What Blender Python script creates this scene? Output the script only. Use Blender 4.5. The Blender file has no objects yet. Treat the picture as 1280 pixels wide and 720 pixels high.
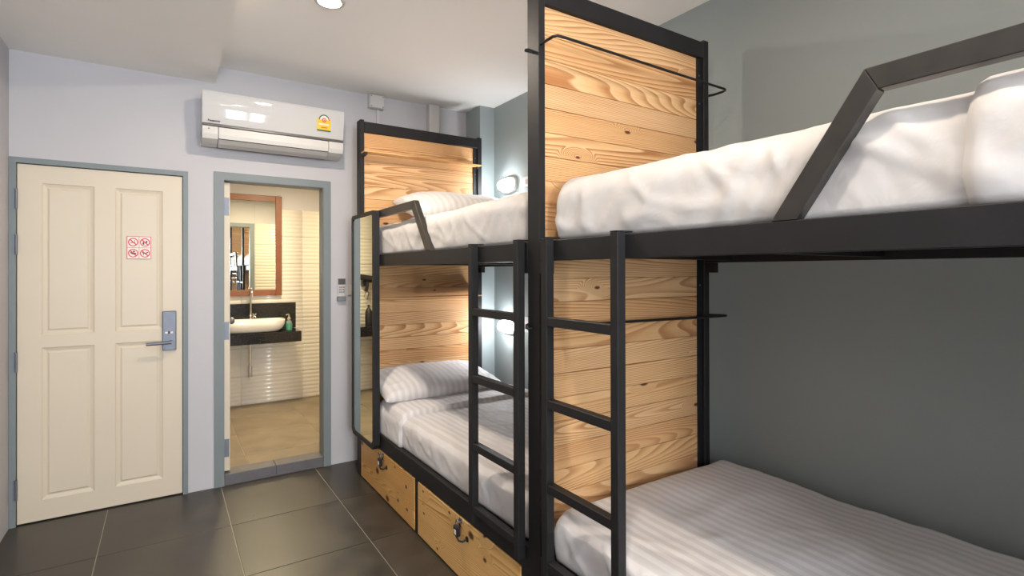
import bpy, bmesh, math, random
from mathutils import Vector, Matrix, noise
random.seed(7)
SC = bpy.context.scene
COL = SC.collection
PI = math.pi

# ------------------------------------------------------------ camera
CAMZ = 1.4239
F_PX, CY = 661.357, 337.665
yaw, pitch, roll = .5798, .0031, -.0022
a, b = math.cos(yaw), math.sin(yaw)
cp, sp = math.cos(pitch), math.sin(pitch)
fwd = Vector((b*cp, a*cp, sp)); right = Vector((a, -b, 0)); up = right.cross(fwd)
cr, sr = math.cos(roll), math.sin(roll)
r2 = right*cr + up*sr; u2 = up*cr - right*sr
camd = bpy.data.cameras.new('camera'); cam = bpy.data.objects.new('camera', camd); COL.objects.link(cam)
M = Matrix.Identity(4)
for i in range(3):
    M[i][0] = r2[i]; M[i][1] = u2[i]; M[i][2] = -fwd[i]
M[0][3], M[1][3], M[2][3] = 0, 0, CAMZ
cam.matrix_world = M
camd.sensor_width = 36; camd.lens = F_PX/1280*36
camd.shift_y = -(360-CY)/1280
camd.clip_start = .02
SC.camera = cam

# ------------------------------------------------------------ light and exposure
SC.view_settings.view_transform = 'Standard'
SC.view_settings.look = 'None'
SC.view_settings.gamma = 1
SC.view_settings.exposure = 0.32
SC.view_settings.use_curve_mapping = False
world = bpy.data.worlds.new('sky'); SC.world = world; world.use_nodes = True
bg = world.node_tree.nodes['Background']
bg.inputs[0].default_value = (.75, .86, 1, 1); bg.inputs[1].default_value = 1.0

def area(name, loc, rot, sx, sy, power, col, shape='RECTANGLE', spread=180):
    l = bpy.data.lights.new(name, 'AREA'); l.shape = shape; l.size = sx; l.size_y = sy
    l.energy = power; l.color = col; l.spread = math.radians(spread)
    o = bpy.data.objects.new(name, l); COL.objects.link(o); o.location = loc; o.rotation_euler = rot
    return o
# daylight just outside the two rear windows
DAY = (.88, .94, 1.0)
WINS = [(-.45, .35), (.86, 1.60)]
for i, (wx0, wx1) in enumerate(WINS):
    area('daylight', ((wx0+wx1)/2, -3.18, 1.68), (PI/2+.15, 0, 0), .8, 1.3, (205, 125)[i], DAY)
LAMPS = [(.69, 2.72), (.69, .75), (.69, -.9)]
WARM = (1.0, .86, .70)

# ------------------------------------------------------------ helpers
def tag(o, label=None, cat=None, group=None, kind=None):
    if label: o['label'] = label
    if cat: o['category'] = cat
    if group: o['group'] = group
    if kind: o['kind'] = kind
    return o
def empty(name, loc=(0, 0, 0), rz=0, **k):
    o = bpy.data.objects.new(name, None); COL.objects.link(o)
    o.location = loc; o.rotation_euler.z = rz; o.empty_display_size = .1
    return tag(o, **k)
class MB:
    def __init__(s): s.bm = bmesh.new()
    def box(s, x0, x1, y0, y1, z0, z1, bev=0, seg=1):
        t = bmesh.new()
        vs = [t.verts.new((x, y, z)) for x in (x0, x1) for y in (y0, y1) for z in (z0, z1)]
        for f in ((0, 1, 3, 2), (4, 6, 7, 5), (0, 4, 5, 1), (2, 3, 7, 6), (0, 2, 6, 4), (1, 5, 7, 3)):
            t.faces.new([vs[i] for i in f])
        bmesh.ops.recalc_face_normals(t, faces=t.faces)
        if bev: bmesh.ops.bevel(t, geom=list(t.edges), offset=bev, segments=seg, profile=.5, affect='EDGES')
        s.merge(t); return s
    def merge(s, t):
        me = bpy.data.meshes.new('t'); t.to_mesh(me); t.free(); s.bm.from_mesh(me); bpy.data.meshes.remove(me)
    def prism(s, pts, axis, lo, hi, bev=0):
        """extrude a 2D outline along an axis; pts are the two other coords in xyz order"""
        t = bmesh.new()
        def P(p, c):
            if axis == 'x': return (c, p[0], p[1])
            if axis == 'y': return (p[0], c, p[1])
            return (p[0], p[1], c)
        A = [t.verts.new(P(p, lo)) for p in pts]; B = [t.verts.new(P(p, hi)) for p in pts]
        n = len(pts)
        t.faces.new(A); t.faces.new(B[::-1])
        for i in range(n): t.faces.new((A[i], B[i], B[(i+1) % n], A[(i+1) % n]))
        bmesh.ops.recalc_face_normals(t, faces=t.faces)
        if bev: bmesh.ops.bevel(t, geom=list(t.edges), offset=bev, segments=1, affect='EDGES')
        s.merge(t); return s
    def cyl(s, p0, p1, r, r1=None, n=16, cap=True):
        p0, p1 = Vector(p0), Vector(p1); d = p1-p0
        t = bmesh.new()
        bmesh.ops.create_cone(t, cap_ends=cap, segments=n, radius1=r, radius2=r if r1 is None else r1, depth=d.length)
        q = Vector((0, 0, 1)).rotation_difference(d.normalized())
        bmesh.ops.transform(t, matrix=Matrix.Translation((p0+p1)/2) @ q.to_matrix().to_4x4(), verts=t.verts)
        s.merge(t); return s
    def tube(s, pts, r, n=10, rr=None):
        pts = [Vector(p) for p in pts]; t = bmesh.new(); rings = []
        ref = None
        for i, p in enumerate(pts):
            d = (pts[min(i+1, len(pts)-1)]-pts[max(i-1, 0)]).normalized()
            if ref is None:
                ref = d.orthogonal().normalized()
            ref = (ref - d*ref.dot(d)).normalized(); w = d.cross(ref)
            R = rr[i] if rr else r
            rings.append([t.verts.new(p+ref*R*math.cos(2*PI*k/n)+w*R*math.sin(2*PI*k/n)) for k in range(n)])
        for A, B in zip(rings, rings[1:]):
            for k in range(n): t.faces.new((A[k], A[(k+1) % n], B[(k+1) % n], B[k]))
        t.faces.new(rings[0][::-1]); t.faces.new(rings[-1])
        bmesh.ops.recalc_face_normals(t, faces=t.faces)
        s.merge(t); return s
    def lathe(s, prof, c, n=28, sx=1, sy=1):
        t = bmesh.new(); rings = []
        for r, z in prof:
            rings.append([t.verts.new((c[0]+sx*r*math.cos(2*PI*k/n), c[1]+sy*r*math.sin(2*PI*k/n), c[2]+z)) for k in range(n)])
        for A, B in zip(rings, rings[1:]):
            for k in range(n): t.faces.new((A[k], A[(k+1) % n], B[(k+1) % n], B[k]))
        t.faces.new(rings[0][::-1]); t.faces.new(rings[-1])
        bmesh.ops.recalc_face_normals(t, faces=t.faces)
        s.merge(t); return s
    def ball(s, c, r, sx=1, sy=1, sz=1, n=16):
        t = bmesh.new(); bmesh.ops.create_uvsphere(t, u_segments=n, v_segments=n//2+2, radius=r)
        bmesh.ops.transform(t, matrix=Matrix.Translation(c) @ Matrix.Diagonal((sx, sy, sz, 1)), verts=t.verts)
        s.merge(t); return s
    def build(s, name, mat, parent=None, smooth=False, **k):
        me = bpy.data.meshes.new(name); s.bm.to_mesh(me); s.bm.free()
        me.materials.append(mat)
        if smooth:
            me.shade_smooth()
            try: me.set_sharp_from_angle(angle=math.radians(40))
            except Exception: pass
        o = bpy.data.objects.new(name, me); COL.objects.link(o)
        if parent: o.parent = parent
        return tag(o, **k)
def box(name, x0, x1, y0, y1, z0, z1, mat, parent=None, bev=0, **k):
    return MB().box(x0, x1, y0, y1, z0, z1, bev).build(name, mat, parent, **k)
def dup_mesh(o, loc, parent=None):
    c = o.copy(); COL.objects.link(c); c.location = loc; c.parent = parent if parent else o.parent
    return c

# ------------------------------------------------------------ materials
def newmat(name):
    m = bpy.data.materials.new(name); m.use_nodes = True
    return m, m.node_tree, m.node_tree.nodes['Principled BSDF']
def N(nt, t, **k):
    n = nt.nodes.new(t)
    for a_, v in k.items():
        if a_.startswith('i_'):
            key = a_[2:]; key = int(key) if key.isdigit() else key
            n.inputs[key].default_value = v
        else: setattr(n, a_, v)
    return n
def ramp(nt, stops):
    n = nt.nodes.new('ShaderNodeValToRGB'); e = n.color_ramp.elements
    while len(e) > 1: e.remove(e[-1])
    e[0].position, e[0].color = stops[0][0], (*stops[0][1], 1)
    for p, c in stops[1:]:
        x = e.new(p); x.color = (*c, 1)
    return n
def srgb(r, g, b):
    f = lambda v: (v/255/12.92) if v/255 <= .04045 else ((v/255+.055)/1.055)**2.4
    return (f(r), f(g), f(b))
def plain(name, col, rough=.5, metal=0, spec=.5, var=.0, scale=8, bump=0, bscale=60, coat=0, trans=0):
    m, nt, p = newmat(name)
    p.inputs['Roughness'].default_value = rough; p.inputs['Metallic'].default_value = metal
    p.inputs['Specular IOR Level'].default_value = spec
    p.inputs['Coat Weight'].default_value = coat; p.inputs['Transmission Weight'].default_value = trans
    tc = N(nt, 'ShaderNodeTexCoord')
    nz = N(nt, 'ShaderNodeTexNoise', i_Scale=scale, i_Detail=5.0)
    nt.links.new(tc.outputs['Object'], nz.inputs['Vector'])
    lo = tuple(c*(1-var) for c in col); hi = tuple(min(1, c*(1+var)) for c in col)
    rp = ramp(nt, [(.3, lo), (.7, hi)])
    nt.links.new(nz.outputs[0], rp.inputs[0]); nt.links.new(rp.outputs[0], p.inputs['Base Color'])
    if bump:
        nb = N(nt, 'ShaderNodeTexNoise', i_Scale=bscale, i_Detail=4.0)
        nt.links.new(tc.outputs['Object'], nb.inputs['Vector'])
        bp = N(nt, 'ShaderNodeBump', i_Strength=bump, i_Distance=.002)
        nt.links.new(nb.outputs[0], bp.inputs['Height']); nt.links.new(bp.outputs[0], p.inputs['Normal'])
    return m
def wood(name, axis, light, mid, dark, rings=46, knots=.87, along=.36, across=5.0, rough=.38, rnd=True, lin=1.5, kscale=(4.5, 11, 1), ks=.11):
    """plain-sawn pine: contour lines of a stretched noise field, pores and knots"""
    m, nt, p = newmat(name); L = nt.links.new
    p.inputs['Roughness'].default_value = rough; p.inputs['Specular IOR Level'].default_value = .35
    tc = N(nt, 'ShaderNodeTexCoord'); oi = N(nt, 'ShaderNodeObjectInfo')
    off = N(nt, 'ShaderNodeVectorMath', operation='SCALE', i_Scale=37.0)
    cmb = N(nt, 'ShaderNodeCombineXYZ')
    for k in range(3): L(oi.outputs['Random'], cmb.inputs[k])
    L(cmb.outputs[0], off.inputs[0])
    add = N(nt, 'ShaderNodeVectorMath', operation='ADD'); L(tc.outputs['Object'], add.inputs[0])
    if rnd: L(off.outputs[0], add.inputs[1])
    mp = N(nt, 'ShaderNodeMapping')
    mp.inputs['Scale'].default_value = (along, 1, across) if axis == 'x' else (1, along, across)
    L(add.outputs[0], mp.inputs[0])
    # knots bend the grain
    sp_ = N(nt, 'ShaderNodeSeparateXYZ'); L(add.outputs[0], sp_.inputs[0])
    c2 = N(nt, 'ShaderNodeCombineXYZ'); L(sp_.outputs[0 if axis == 'x' else 1], c2.inputs[0]); L(sp_.outputs[2], c2.inputs[1])
    mk = N(nt, 'ShaderNodeMapping'); mk.inputs['Scale'].default_value = kscale
    L(c2.outputs[0], mk.inputs[0])
    vo = N(nt, 'ShaderNodeTexVoronoi', i_Scale=1.0, voronoi_dimensions='2D'); L(mk.outputs[0], vo.inputs['Vector'])
    sepc = N(nt, 'ShaderNodeSeparateColor'); L(vo.outputs['Color'], sepc.inputs[0])
    gate = N(nt, 'ShaderNodeMath', operation='GREATER_THAN', i_1=knots); L(sepc.outputs[0], gate.inputs[0])
    bend = N(nt, 'ShaderNodeMapRange', i_1=.0, i_2=.5, i_3=1.0, i_4=.0, interpolation_type='SMOOTHSTEP')
    L(vo.outputs['Distance'], bend.inputs[0])
    bg_ = N(nt, 'ShaderNodeMath', operation='MULTIPLY'); L(bend.outputs[0], bg_.inputs[0]); L(gate.outputs[0], bg_.inputs[1])
    nz = N(nt, 'ShaderNodeTexNoise', i_Scale=1.0, i_Detail=1.2, i_Roughness=.25, i_Distortion=.12); L(mp.outputs[0], nz.inputs['Vector'])
    a1 = N(nt, 'ShaderNodeMath', operation='MULTIPLY_ADD', i_1=.22); L(bg_.outputs[0], a1.inputs[0]); L(nz.outputs[0], a1.inputs[2])
    a2 = N(nt, 'ShaderNodeMath', operation='MULTIPLY_ADD', i_1=lin); L(sp_.outputs[2], a2.inputs[0]); L(a1.outputs[0], a2.inputs[2])
    mul = N(nt, 'ShaderNodeMath', operation='MULTIPLY', i_1=float(rings)); L(a2.outputs[0], mul.inputs[0])
    fr = N(nt, 'ShaderNodeMath', operation='FRACT'); L(mul.outputs[0], fr.inputs[0])
    rp = ramp(nt, [(0, light), (.45, mid), (.82, dark), (.93, dark), (1, light)])
    L(fr.outputs[0], rp.inputs[0])
    mc = N(nt, 'ShaderNodeMapping'); mc.inputs['Scale'].default_value = (1.6, 1, 16) if axis == 'x' else (1, 1.6, 16)
    L(add.outputs[0], mc.inputs[0])
    nc = N(nt, 'ShaderNodeTexNoise', i_Scale=1.0, i_Detail=2.0); L(mc.outputs[0], nc.inputs['Vector'])
    fc = N(nt, 'ShaderNodeMapRange', i_1=.38, i_2=.68, i_3=.45, i_4=.0); L(nc.outputs[0], fc.inputs[0])
    soft = N(nt, 'ShaderNodeMix', data_type='RGBA'); L(fc.outputs[0], soft.inputs[0]); L(rp.outputs[0], soft.inputs[6])
    soft.inputs[7].default_value = (*[(x+y)/2 for x, y in zip(light, mid)], 1)
    # fine fibres
    mf = N(nt, 'ShaderNodeMapping'); mf.inputs['Scale'].default_value = (6, 6, 260) if axis == 'x' else (6, 6, 260)
    if axis == 'y': mf.inputs['Scale'].default_value = (60, 6, 260)
    L(add.outputs[0], mf.inputs[0])
    nf = N(nt, 'ShaderNodeTexNoise', i_Scale=1.0, i_Detail=3.0); L(mf.outputs[0], nf.inputs['Vector'])
    mx = N(nt, 'ShaderNodeMix', data_type='RGBA', blend_type='MULTIPLY'); mx.inputs[0].default_value = .35
    rf = ramp(nt, [(.3, (.72, .62, .5)), (.65, (1, 1, 1))]); L(nf.outputs[0], rf.inputs[0])
    L(soft.outputs[2], mx.inputs[6]); L(rf.outputs[0], mx.inputs[7])
    # plank to plank tone
    mt = N(nt, 'ShaderNodeMix', data_type='RGBA', blend_type='MULTIPLY'); mt.inputs[0].default_value = .8
    rt = ramp(nt, [(0, (.84, .70, .56)), (.25, (1, .93, .80)), (.5, (.90, .84, .80)), (.75, (1, .97, .92)), (1, (.92, .80, .66))]); L(oi.outputs['Random'], rt.inputs[0])
    L(mx.outputs[2], mt.inputs[6]); L(rt.outputs[0], mt.inputs[7])
    # knot centres
    kc = N(nt, 'ShaderNodeMapRange', i_1=ks*.5, i_2=ks, i_3=1.0, i_4=.0); kv = N(nt, 'ShaderNodeMapRange', i_1=0.0, i_2=1.0, i_3=1.9, i_4=.65); L(sepc.outputs[1], kv.inputs[0])
    kd = N(nt, 'ShaderNodeMath', operation='MULTIPLY'); L(kv.outputs[0], kd.inputs[0]); L(vo.outputs['Distance'], kd.inputs[1]); L(kd.outputs[0], kc.inputs[0])
    kg = N(nt, 'ShaderNodeMath', operation='MULTIPLY'); L(kc.outputs[0], kg.inputs[0]); L(gate.outputs[0], kg.inputs[1])
    mkx = N(nt, 'ShaderNodeMix', data_type='RGBA'); L(kg.outputs[0], mkx.inputs[0]); L(mt.outputs[2], mkx.inputs[6])
    mkx.inputs[7].default_value = (*srgb(92, 50, 30), 1)
    L(mkx.outputs[2], p.inputs['Base Color'])
    bp = N(nt, 'ShaderNodeBump', i_Strength=.15, i_Distance=.001); L(nf.outputs[0], bp.inputs['Height']); L(bp.outputs[0], p.inputs['Normal'])
    return m
def linen(name, col, stripe=.9, axis=0, pitch=.042, rough=.85):
    m, nt, p = newmat(name); L = nt.links.new
    tc = N(nt, 'ShaderNodeTexCoord'); sx = N(nt, 'ShaderNodeSeparateXYZ'); L(tc.outputs['Object'], sx.inputs[0])
    mu = N(nt, 'ShaderNodeMath', operation='MULTIPLY', i_1=2*PI/pitch); L(sx.outputs[axis], mu.inputs[0])
    sn = N(nt, 'ShaderNodeMath', operation='SINE'); L(mu.outputs[0], sn.inputs[0])
    mr = N(nt, 'ShaderNodeMapRange', i_1=-.25, i_2=.25, i_3=0.0, i_4=1.0, interpolation_type='SMOOTHSTEP'); L(sn.outputs[0], mr.inputs[0])
    rp = ramp(nt, [(0, tuple(c*stripe for c in col)), (1, col)]); L(mr.outputs[0], rp.inputs[0]); L(rp.outputs[0], p.inputs['Base Color'])
    rr = N(nt, 'ShaderNodeMapRange', i_1=0.0, i_2=1.0, i_3=rough-.28, i_4=rough); L(mr.outputs[0], rr.inputs[0]); L(rr.outputs[0], p.inputs['Roughness'])
    p.inputs['Sheen Weight'].default_value = .15; p.inputs['Specular IOR Level'].default_value = .25
    nb = N(nt, 'ShaderNodeTexNoise', i_Scale=9.0, i_Detail=4.0, i_Distortion=.6); L(tc.outputs['Object'], nb.inputs['Vector'])
    bp = N(nt, 'ShaderNodeBump', i_Strength=.35, i_Distance=.012); L(nb.outputs[0], bp.inputs['Height']); L(bp.outputs[0], p.inputs['Normal'])
    return m
def emis(name, col, s):
    m, nt, p = newmat(name); p.inputs['Base Color'].default_value = (*col, 1)
    p.inputs['Emission Color'].default_value = (*col, 1); p.inputs['Emission Strength'].default_value = s
    return m
def glass_thin(name, tint=(1, 1, 1), refl=.08):
    m = bpy.data.materials.new(name); m.use_nodes = True; nt = m.node_tree; nt.nodes.clear()
    o = N(nt, 'ShaderNodeOutputMaterial'); t = N(nt, 'ShaderNodeBsdfTransparent'); g = N(nt, 'ShaderNodeBsdfGlossy', i_Roughness=.02)
    t.inputs[0].default_value = (*tint, 1); mx = N(nt, 'ShaderNodeMixShader'); mx.inputs[0].default_value = refl
    nt.links.new(t.outputs[0], mx.inputs[1]); nt.links.new(g.outputs[0], mx.inputs[2]); nt.links.new(mx.outputs[0], o.inputs[0])
    return m
def floor_mat(name, c0, c1, rough=.32):
    m, nt, p = newmat(name); L = nt.links.new
    tc = N(nt, 'ShaderNodeTexCoord'); oi = N(nt, 'ShaderNodeObjectInfo'); ge = N(nt, 'ShaderNodeNewGeometry')
    sc = N(nt, 'ShaderNodeVectorMath', operation='ADD'); L(ge.outputs['Position'], sc.inputs[0])
    cmb = N(nt, 'ShaderNodeCombineXYZ'); m9 = N(nt, 'ShaderNodeMath', operation='MULTIPLY', i_1=40.0); L(oi.outputs['Random'], m9.inputs[0]); L(m9.outputs[0], cmb.inputs[2]); L(cmb.outputs[0], sc.inputs[1])
    n1 = N(nt, 'ShaderNodeTexNoise', i_Scale=3.2, i_Detail=8.0, i_Roughness=.62); L(sc.outputs[0], n1.inputs['Vector'])
    rp = ramp(nt, [(.32, c0), (.5, tuple((x+y)/2 for x, y in zip(c0, c1))), (.7, c1)]); L(n1.outputs[0], rp.inputs[0]); L(rp.outputs[0], p.inputs['Base Color'])
    rr = N(nt, 'ShaderNodeMapRange', i_1=.3, i_2=.7, i_3=rough-.05, i_4=rough+.1); L(n1.outputs[0], rr.inputs[0]); L(rr.outputs[0], p.inputs['Roughness'])
    n2 = N(nt, 'ShaderNodeTexNoise', i_Scale=40.0, i_Detail=5.0); L(sc.outputs[0], n2.inputs['Vector'])
    bp = N(nt, 'ShaderNodeBump', i_Strength=.06, i_Distance=.002); L(n2.outputs[0], bp.inputs['Height']); L(bp.outputs[0], p.inputs['Normal'])
    return m

WHITE = plain('white_wall_paint', srgb(192, 190, 193), .75, var=.015, scale=2, bump=.15, bscale=90)
CEIL = plain('ceiling_paint', srgb(247, 244, 240), .85, var=.01, scale=2)
GREY = plain('grey_green_wall_paint', srgb(152, 161, 160), .6, var=.03, scale=1.6, bump=.25, bscale=70)
FRAMEP = plain('blue_grey_frame_paint', srgb(120, 128, 130), .5, var=.03, scale=6)
CREAM = plain('cream_door_paint', srgb(212, 199, 178), .45, var=.012, scale=3)
BLACK = plain('black_powder_coated_steel', srgb(33, 32, 33), .5, spec=.32, var=.10, scale=14, bump=.1, bscale=120)
BLACKH = plain('worn_black_steel', srgb(48, 44, 40), .38, spec=.6, var=.28, scale=22)
PINE = wood('pine_planks', 'x', srgb(240, 206, 162), srgb(228, 186, 138), srgb(182, 126, 80))
PINED = wood('knotty_pine_panel', 'y', srgb(244, 206, 142), srgb(234, 188, 120), srgb(186, 130, 70), rings=34, knots=.5, along=.5, across=6, lin=2.0, kscale=(6, 9, 1), ks=.15)
PINEE = wood('pine_shelf', 'x', srgb(236, 204, 158), srgb(226, 184, 130), srgb(200, 150, 100), knots=.95)
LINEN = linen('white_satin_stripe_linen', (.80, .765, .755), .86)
LINENU = linen('toned_down_white_linen', (.66, .63, .61), .96)  # same linen as the lower beds, darkened to offset bright light on upper decks
LINENP = linen('white_striped_pillow_linen', (.80, .765, .755), .88, axis=0, pitch=.045)
TILE = floor_mat('dark_stone_floor_tile', srgb(46, 43, 39), srgb(68, 63, 56))
BTILE = floor_mat('warm_lit_floor_tile', srgb(120, 108, 90), srgb(150, 136, 114), .55)  # same grey tile, with the bathroom's warm light put into its colour
GROUT = plain('beige_grout', srgb(176, 166, 148), .9)
WTILE = plain('white_ceramic_wave_tile', srgb(226, 220, 208), .18, spec=.5, coat=.3)
PLASTIC = plain('glossy_white_plastic', srgb(200, 199, 198), .05, spec=.3, coat=.0)
PLASTICM = plain('matt_white_plastic', srgb(202, 199, 195), .45)
DSTRIPE = plain('dark_grey_plastic', srgb(88, 86, 86), .3)
VENTP = plain('dark_vent_plastic', srgb(40, 40, 42), .6)  # even dark plastic of the air outlet
STEEL = plain('brushed_stainless_steel', srgb(116, 120, 130), .5, metal=.8, var=.05, scale=30)
CHROME = plain('polished_chrome', srgb(215, 213, 210), .12, metal=1)
MIRR = plain('silvered_mirror_glass', srgb(238, 242, 238), .01, metal=1)
GRANITE = plain('polished_black_granite', srgb(32, 31, 33), .12, var=.3, scale=120)
CERAMIC = plain('white_basin_ceramic', srgb(240, 234, 224), .1, coat=.5)
BROWNF = plain('reddish_brown_stained_wood', srgb(122, 70, 32), .45, var=.12, scale=9)
RED = plain('red_print', srgb(206, 60, 66), .5)
BLK = plain('black_print', srgb(34, 30, 32), .5)
PAPER = plain('white_sticker_vinyl', srgb(232, 216, 208), .4)
YELLOW = plain('yellow_print', srgb(238, 190, 30), .5)
GREENP = plain('dark_green_print', srgb(30, 90, 60), .5)
ORANGEP = plain('orange_print', srgb(214, 96, 50), .5)
SOAP = plain('green_liquid_soap', srgb(70, 150, 122), .2, trans=.3)
CLEARP = plain('clear_plastic', srgb(220, 225, 222), .1, trans=.8)
CURB = plain('dark_grey_curb_tile', srgb(98, 96, 98), .45, var=.08, scale=12)
MATT = plain('mattress_ticking', srgb(212, 200, 188), .9, var=.03)
BOARD = plain('black_bed_base_board', srgb(34, 32, 32), .7)
LAMPG = emis('lit_bulkhead_glass', (.88, .94, 1.0), 60)
LAMPG2 = emis('lit_lower_bulkhead_glass', (.92, .95, 1.0), 90)
DLG = emis('lit_downlight', (1.0, .9, .75), 22)
GLASS = glass_thin('window_glass')

# ------------------------------------------------------------ room shell
XL, XR, YB, YF, ZC, ZS, XS = -.732, 2.294, 4.01, -3.0, 2.79, 2.676, .272
T = .1
S = dict(kind='structure')
# back wall with two door openings
D1 = (-.705, .098, 2.052); D2 = (.325, .971, 2.045)
wb = MB()
wb.box(XL-T, D1[0], YB, YB+T, 0, ZC+.1); wb.box(D1[1], D2[0], YB, YB+T, 0, ZC+.1); wb.box(D2[1], XR+T, YB, YB+T, 0, ZC+.1)
wb.box(D1[0], D1[1], YB, YB+T, D1[2], ZC+.1); wb.box(D2[0], D2[1], YB, YB+T, D2[2], ZC+.1)
wb.build('wall_back', WHITE, **S)
box('wall_left', XL-T, XL, YF-T, YB, 0, ZC+.1, WHITE, **S)
box('wall_right', XR, XR+T, YF-T, YB, 0, ZC+.1, GREY, **S)
box('wall_column', 2.159, XR, 3.77, YB, 0, ZC, GREY, **S)
box('ceiling', XL, XR, YF-T, YB, ZC, ZC+.1, CEIL, **S)
box('ceiling_soffit', XL, XS, YF, YB, ZS, ZC, CEIL, **S)
wr = MB()
zs0, zs1 = 1.05, 2.35
xs = [XL-T] + [v for w in WINS for v in w] + [XR+T]
wr.box(XL-T, XR+T, YF-T, YF, 0, zs0); wr.box(XL-T, XR+T, YF-T, YF, zs1, ZC+.1)
for i in range(0, len(xs), 2): wr.box(xs[i], xs[i+1], YF-T, YF, zs0, zs1)
wr.build('wall_rear', WHITE, **S)
for i, (a0, a1) in enumerate(WINS):
    w = empty('window_%d' % (i+1), ((a0+a1)/2, YF, zs0), **S)
    fr = MB(); h = (a1-a0)/2
    for q in ((-h, -h+.04, 0, 1.3), (h-.04, h, 0, 1.3), (-h+.04, h-.04, 0, .04), (-h+.04, h-.04, 1.26, 1.3), (-.055, .055, .04, 1.26), (-h+.04, -.055, .84, .87), (.055, h-.04, .84, .87)):
        fr.box(q[0], q[1], -.07, -.03, q[2], q[3])
    fr.build('window_frame', PLASTICM, w)
    for q in ((-h+.04, -.055, .04, .84), (.055, h-.04, .04, .84), (-h+.04, -.055, .87, 1.26), (.055, h-.04, .87, 1.26)):
        box('pane', q[0], q[1], -.053, -.049, q[2], q[3], GLASS, w)

fl = box('floor', XL-T, XR+T, YF-T, YB, -.08, -.004, GROUT, **S)
TXS = [XL] + [v for v in (-.29+.6*k for k in range(0, 5)) if v < XR] + [XR]
TYS = [YB] + [3.359-.6*k for k in range(12) if 3.359-.6*k > YF] + [YF]
meshes = {}
def tiles(xs_, ys_, z, gap, mat, parent, zb=-.004):
    for x0, x1 in zip(xs_, xs_[1:]):
        for y1, y0 in zip(ys_, ys_[1:]):
            w_, h_ = round(x1-x0-gap, 4), round(y1-y0-gap, 4)
            if w_ <= .01 or h_ <= .01: continue
            key = (w_, h_, mat.name)
            loc = ((x0+x1)/2, (y0+y1)/2, z)
            if key in meshes:
                c = meshes[key].copy(); COL.objects.link(c); c.location = loc; c.parent = parent
            else:
                o = MB().box(-w_/2, w_/2, -h_/2, h_/2, -.006, 0, .0012).build('tile', mat, parent)
                o.location = loc; meshes[key] = o
tiles(TXS, TYS, 0.0, .004, TILE, fl)

# ------------------------------------------------------------ room door
def ring_panel(bm, x0, x1, z0, z1, y):
    """raised-and-fielded door panel: nested rectangles, y is the leaf face (towards -y)"""
    steps = [(0, 0), (.004, .004), (.020, .009), (.025, .009), (.034, .004)]
    loops = []
    for ins, dep in steps:
        loops.append([bm.verts.new(p) for p in ((x0+ins, y+dep, z0+ins), (x1-ins, y+dep, z0+ins), (x1-ins, y+dep, z1-ins), (x0+ins, y+dep, z1-ins))])
    for A, B in zip(loops, loops[1:]):
        for k in range(4): bm.faces.new((A[k], A[(k+1) % 4], B[(k+1) % 4], B[k]))
    bm.faces.new(loops[-1])
    return loops[0]
def door_leaf(x0, x1, z0, z1, y, th, panels):
    bm = bmesh.new()
    xs_ = sorted({x0, x1} | {p[0] for p in panels} | {p[1] for p in panels})
    zs_ = sorted({z0, z1} | {p[2] for p in panels} | {p[3] for p in panels})
    for xa, xb in zip(xs_, xs_[1:]):
        for za, zb in zip(zs_, zs_[1:]):
            if any(p[0]-1e-6 <= xa and xb <= p[1]+1e-6 and p[2]-1e-6 <= za and zb <= p[3]+1e-6 for p in panels): continue
            bm.faces.new([bm.verts.new(q) for q in ((xa, y, za), (xb, y, za), (xb, y, zb), (xa, y, zb))])
    for p in panels: ring_panel(bm, *p, y)
    B = [bm.verts.new(q) for q in ((x0, y+th, z0), (x1, y+th, z0), (x1, y+th, z1), (x0, y+th, z1))]
    A = [bm.verts.new(q) for q in ((x0, y, z0), (x1, y, z0), (x1, y, z1), (x0, y, z1))]
    bm.faces.new(B[::-1])
    for k in range(4): bm.faces.new((A[k], B[k], B[(k+1) % 4], A[(k+1) % 4]))
    bmesh.ops.remove_doubles(bm, verts=bm.verts, dist=1e-5)
    bmesh.ops.recalc_face_normals(bm, faces=bm.faces)
    m = MB(); m.bm.free(); m.bm = bm
    return m
d1 = empty('door_1', (0, 0, 0), **S)
pan = [(-.594, -.355, 1.066, 1.938), (-.256, -.014, 1.066, 1.938), (-.594, -.355, .122, .994), (-.256, -.014, .122, .994)]
door_leaf(-.698, .090, .008, 2.040, YB+.004, .038, pan).build('door_leaf', CREAM, d1)
f1 = MB()
f1.box(-.731, -.701, YB-.012, YB+.08, 0, 2.075); f1.box(.094, .122, YB-.012, YB+.08, 0, 2.075); f1.box(-.701, .094, YB-.012, YB+.08, 2.044, 2.075)
f1.box(-.701, -.690, YB+.044, YB+.08, 0, 2.044); f1.box(.082, .094, YB+.044, YB+.08, 0, 2.044); f1.box(-.69, .082, YB+.044, YB+.08, 2.03, 2.044)
f1.build('door_frame', FRAMEP, d1)
for z in (1.84, 1.584, .924, .208):
    hb = MB(); hb.box(-.712, -.694, YB-.016, YB-.010, z-.056, z+.056); hb.cyl((-.699, YB-.018, z-.056), (-.699, YB-.018, z+.056), .006, n=10)
    hb.build('hinge', STEEL, d1)
box('door_light_blocker', D1[0]-.05, D1[1]+.05, YB+T, YB+T+.04, -.05, 2.2, WHITE, **S)  # added blocker behind the door; stops sky light leaking through the gap
box('floor_doorway', D1[0], D1[1], YB, YB+T, -.05, 0, TILE, **S)
lk = MB().box(-.017, .058, YB-.016, YB+.004, .93, 1.18, .004).build('lock_plate', STEEL, d1)
lv = MB(); lv.cyl((.030, YB-.016, .985), (.030, YB-.06, .985), .011); lv.tube([(.030, YB-.06, .985), (.012, YB-.062, .984), (-.10, YB-.06, .981)], .0095, n=12)
lv.build('lever_handle', STEEL, lk, smooth=True)
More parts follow.
